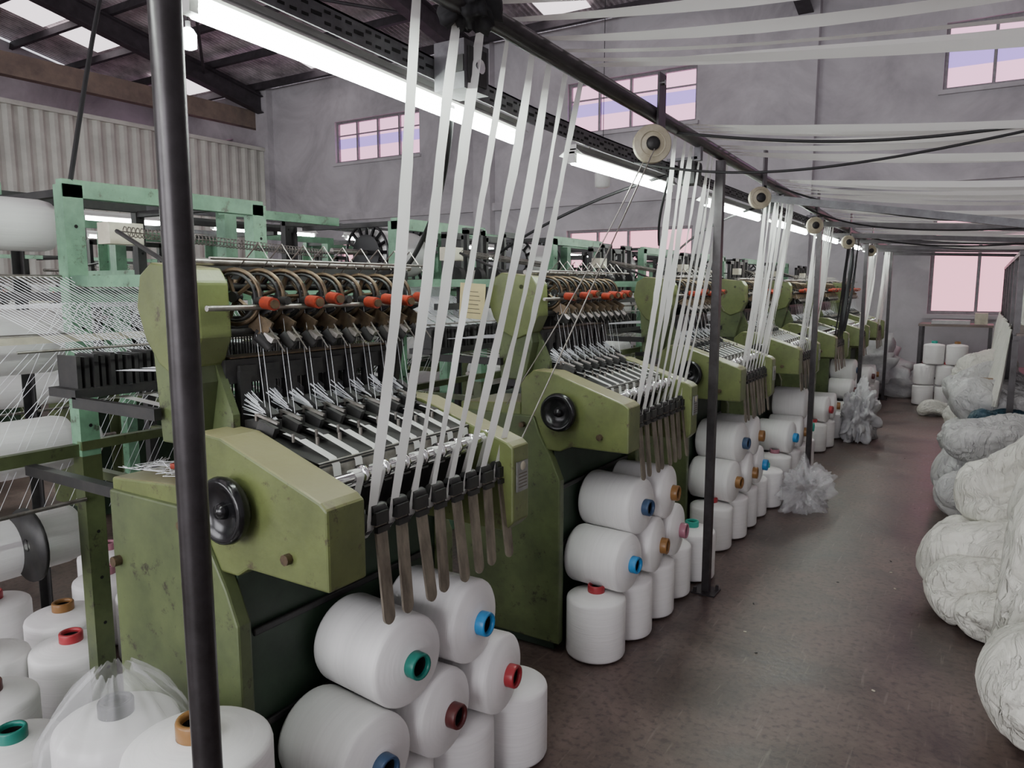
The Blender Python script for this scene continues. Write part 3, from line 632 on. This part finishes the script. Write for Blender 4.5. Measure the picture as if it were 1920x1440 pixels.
for x,y,c in ((BX,1.20,'c_navy'),(BX,1.45,'c_red'),(BX+.03,1.71,'c_black'),(BX+.07,1.97,'c_teal')): stand(e,x,y,0,c,S)
lie(e,BX,1.28,.380,'c_navy',-.08,S); lie(e,BX+.01,1.535,.380,'c_maroon',.05,S); lie(e,BX+.03,1.79,.380,'c_red',.1,S)
lie(e,BX+.0,1.41,.590,'c_teal',-.1,S); lie(e,BX+.01,1.675,.590,'c_blue',.06,S)
e=empty('wrapped_bobbin_stack')
stand(e,-1.30,.86,0,'c_navy',1.17); stand(e,-1.30,.86,.322,'c_brown',1.17)
stand(e,-1.60,.86,0,'c_brown',1.1); stand(e,-1.60,.86,.305,'c_black',1.05)
def filmo(name,loc,R,h,seed,n=90,m=26):
    w=MB(); vs=[]
    for j in range(m+1):
        t=j/m
        for i in range(n):
            a=2*math.pi*i/n; q=noise.noise(Vector((math.cos(a)*3.2,math.sin(a)*3.2,t*3+seed))); q2=noise.noise(Vector((math.cos(a)*9,math.sin(a)*9,t*7+seed)))
            rr=1.0 if t<.78 else 1-.75*((t-.78)/.22)**1.5
            r=R*rr*(1.04+.10*abs(q)+.07*q2*(.3+t)) ; vs.append((loc[0]+r*math.cos(a),loc[1]+r*math.sin(a),loc[2]+h*t+.02*q*t+.012*q2*t))
    w.add(vs,[(j*n+i,j*n+(i+1)%n,(j+1)*n+(i+1)%n,(j+1)*n+i) for j in range(m) for i in range(n)],'film',True); return w.obj(name)
filmo('plastic_wrap',(-1.60,.86,.02),.147,.68,2)
for k in range(1,NM):
    e=empty('yarn_bobbin_pile'); y=Y0+PITCH*k; rn=random.Random(k*3+1)
    cs=lambda: rn.choice(cores)
    X=-1.30; few=k>=4
    for i,dy in enumerate((.10,.36,.62,.88)):
        if few and i==2: continue
        stand(e,X+(.02 if i else -.0)+rn.uniform(-.01,.01),y+dy,0,'c_red' if (k==1 and i==0) else ('c_aqua' if k==1 and i==3 else cs()))
    if k<3: stand(e,X+.05,y+1.16,0,'c_aqua' if k==1 else cs())
    lie(e,X-.02,y+.19,.395,'c_blue' if k==1 else cs(),-.08); lie(e,X,y+.45,.395,'c_brown',.1)
    if not few: lie(e,X,y+.71,.395,cs(),.05)
    if k in(1,2,5): lie(e,X-.02,y+.32,.61,'c_navy',-.1)
    if k<4: lie(e,X-.0,y+.58,.61,'c_brown',.05)
e=empty('yarn_bobbin_group')
for x,y,c in ((-2.22,.90,'c_teal'),(-2.55,.98,'c_maroon'),(-2.86,1.10,'c_pink'),(-2.68,1.30,'c_red'),(-2.97,1.42,'c_brown'),(-3.2,1.72,'c_pink'),(-3.32,1.32,'c_red'),(-2.9,1.74,'c_brown'),(-3.5,1.9,'c_pink'),(-2.25,1.6,'c_navy')): stand(e,x,y,0,c,1.08)
e2=empty('yarn_bobbin_group')
for i in range(14): stand(e2,-2.3-random.random()*.9,2.6+i*.66,0,None,1.0)
blob('plastic_bundle',(-.98,5.45,.13),(.13,.24,.15),'film',5,.9,5,5,flat=0)
blob('plastic_bundle',(-1.0,8.3,.25),(.15,.35,.28),'fur',6,.6,5,5,flat=0)
blob('plastic_bundle',(-1.35,11.9,.35),(.5,.35,.4),'fur',8,.7,4,4,flat=0)

# ------------------------------------------------------------ sacks on the right
sk=[ # loc, L, R, dir, mat, neck
((.385,3.52,.50),1.20,.34,(.02,.02,1),'sack',1),
((.44,2.98,.20),.85,.25,(1,.1,.0),'sack',1),
((.58,3.05,.55),1.0,.30,(.15,.1,1),'sack',0),
((.20,4.22,.26),.95,.23,(1,.05,.32),'sack',1),
((.22,3.98,.15),.85,.19,(1,.0,.0),'sack',1),
((.26,3.74,.10),.65,.14,(1,-.25,.0),'sack',0),
((.22,4.55,.18),.90,.22,(1,.2,.05),'sack',0),
((.32,4.50,.60),.95,.24,(1,.1,.55),'sack',1),
((.52,4.25,.60),1.15,.30,(0,.1,1),'sack',0),
((.46,4.98,.50),1.05,.32,(0,.1,1),'sack',1),
((.12,5.75,.17),.75,.20,(1,.2,0),'gsack',0),
((.10,6.18,.20),.8,.22,(1,-.2,0),'gsack',1),
((.14,6.58,.22),.8,.24,(1,.1,0),'gsack',0),
((.14,6.0,.50),.75,.20,(1,.3,.1),'gsack',0),
((.12,6.38,.58),.42,.10,(.9,.5,.1),'teal',0),
((.16,6.75,.68),.85,.23,(.8,.5,-.1),'gsack',1),
((.02,7.75,.24),.8,.25,(.5,.8,0),'gsack',0),
((.08,7.9,.66),.8,.24,(.7,.6,.1),'gsack',1),
((.02,8.55,.27),.8,.27,(.3,.9,0),'sack',0),
((.04,9.3,.3),.8,.28,(.2,1,0),'gsack',0),
((.06,8.8,.75),.8,.23,(.4,.9,.1),'sack',1),
((.02,10.1,.3),.8,.26,(.1,1,0),'gsack',0),
((-.40,10.3,.08),.5,.12,(1,.3,0),'sack',1),
]
for i,(l,L_,R_,d_,k,nk) in enumerate(sk): sack(l,L_,R_,d_,k,i*1.7+2,bool(nk))
w=MB(); RX=.20
for y in (6.3,7.3,8.3,9.3,10.3,11.3):
    w.bb(RX-.02,RX+.02,y-.02,y+.02,0,1.80,'pipe'); w.bb(RX+.6,RX+.64,y-.02,y+.02,0,1.80,'pipe'); w.bb(RX,RX+.62,y-.015,y+.015,1.75,1.78,'pipe')
for z in (.5,1.2,1.78): w.bb(RX-.02,RX+.02,6.2,11.5,z-.015,z+.015,'pipe'); w.bb(RX+.6,RX+.64,6.2,11.5,z-.015,z+.015,'pipe')
for z in (.5,1.2): w.bb(RX,RX+.6,6.2,11.5,z+.015,z+.03,'table')
w.obj('storage_rack')
w=MB(); n=260; m=14; vs=[]
for j in range(m+1):
    for i in range(n+1):
        y=6.3+5.2*i/n; t=j/m; z=1.25-.62*t*(.85+.15*noise.noise(Vector((y*1.3,0,2))))
        x=RX-.03-.06*t+.022*math.sin(y*15+2*math.sin(y*3))*(.3+t)+.03*noise.noise(Vector((y*1.5,z*2,0)))
        vs.append((x,y,z))
w.add(vs,[(j*(n+1)+i,j*(n+1)+i+1,(j+1)*(n+1)+i+1,(j+1)*(n+1)+i) for j in range(m) for i in range(n)],'sack',True); w.obj('draped_plastic_sheet')
w=MB()
for i,y in enumerate([6.6,7.0,7.6,8.0,8.7,9.7,10.0,10.8]):
    w.cyl((RX+.20,y,1.232),(RX+.20,y,1.55+.1*(i%2)),.13,'sack' if i%3 else 'fur',16)
    w.cyl((RX+.46,y+.1,1.232),(RX+.46,y+.1,1.65),.12,'fur',16)
w.obj('stored_tape_rolls')
w=MB(); w.bb(-.02,.13,7.0,7.35,0,.42,'carton'); w.bb(.0,.12,7.02,7.33,.421,.80,'carton'); w.obj('carton_stack')
e=empty('work_table'); w=MB(); w.bb(-.75,.12,11.6,12.2,1.02,1.05,'table')
for x in (-.72,.09):
    for y in (11.63,12.17): w.bb(x-.02,x+.02,y-.02,y+.02,0,1.02,'pipe')
w.bb(-.72,.09,11.62,11.64,.3,.33,'pipe'); w.obj('frame',e)
e=empty('yarn_bobbin_pile')
for r_,(n_,z) in enumerate(((3,0),(3,.272),(2,.544))):
    for i in range(n_): stand(e,-.62+.10*(r_==2)+.26*i,11.2,z)
w=MB(); w.bb(-.6,-.15,11.7,12.0,1.051,1.10,'fur'); w.bb(-.1,.05,11.8,12.0,1.051,1.2,'cream'); w.obj('folded_cloth')
w=MB(); rn=random.Random(9)
for i in range(16):
    x=rn.uniform(-.95,-.1); y=rn.uniform(1.8,8); w.box((x,y,.003),(.012,.006,.003),'cream' if i%2 else 'black',rot=(0,0,rn.random()*3))
w.obj('floor_lint')

# ------------------------------------------------------------ light + camera
wd=D.worlds.new('World'); SC.world=wd; wd.use_nodes=True; wd.node_tree.nodes['Background'].inputs[0].default_value=(.9,.91,1,1); wd.node_tree.nodes['Background'].inputs[1].default_value=1.4
def area(name,loc,rot,sx,sy,p,c):
    l=D.lights.new(name,'AREA'); l.shape='RECTANGLE'; l.size=sx; l.size_y=sy; l.energy=p; l.color=c
    o=D.objects.new(name,l); COL.objects.link(o); o.location=loc; o.rotation_euler=rot
area('rear_daylight_fill',(-.9,YB+.05,2.65),(math.radians(90),0,0),6.2,3.5,560,(.98,.96,1))  # unseen area lamps added at the back wall as daylight fill
area('rear_daylight_fill',(-9,YB+.05,2.65),(math.radians(90),0,0),6,3.5,480,(.98,.96,1))
cam=D.cameras.new('camera'); cam.sensor_width=36; cam.lens=1400/1920*36; cam.clip_start=.05; cam.clip_end=200
co=D.objects.new('camera',cam); COL.objects.link(co); co.location=(0,0,1.55); co.rotation_euler=(math.radians(90-7.41),0,math.radians(32.2)); SC.camera=co
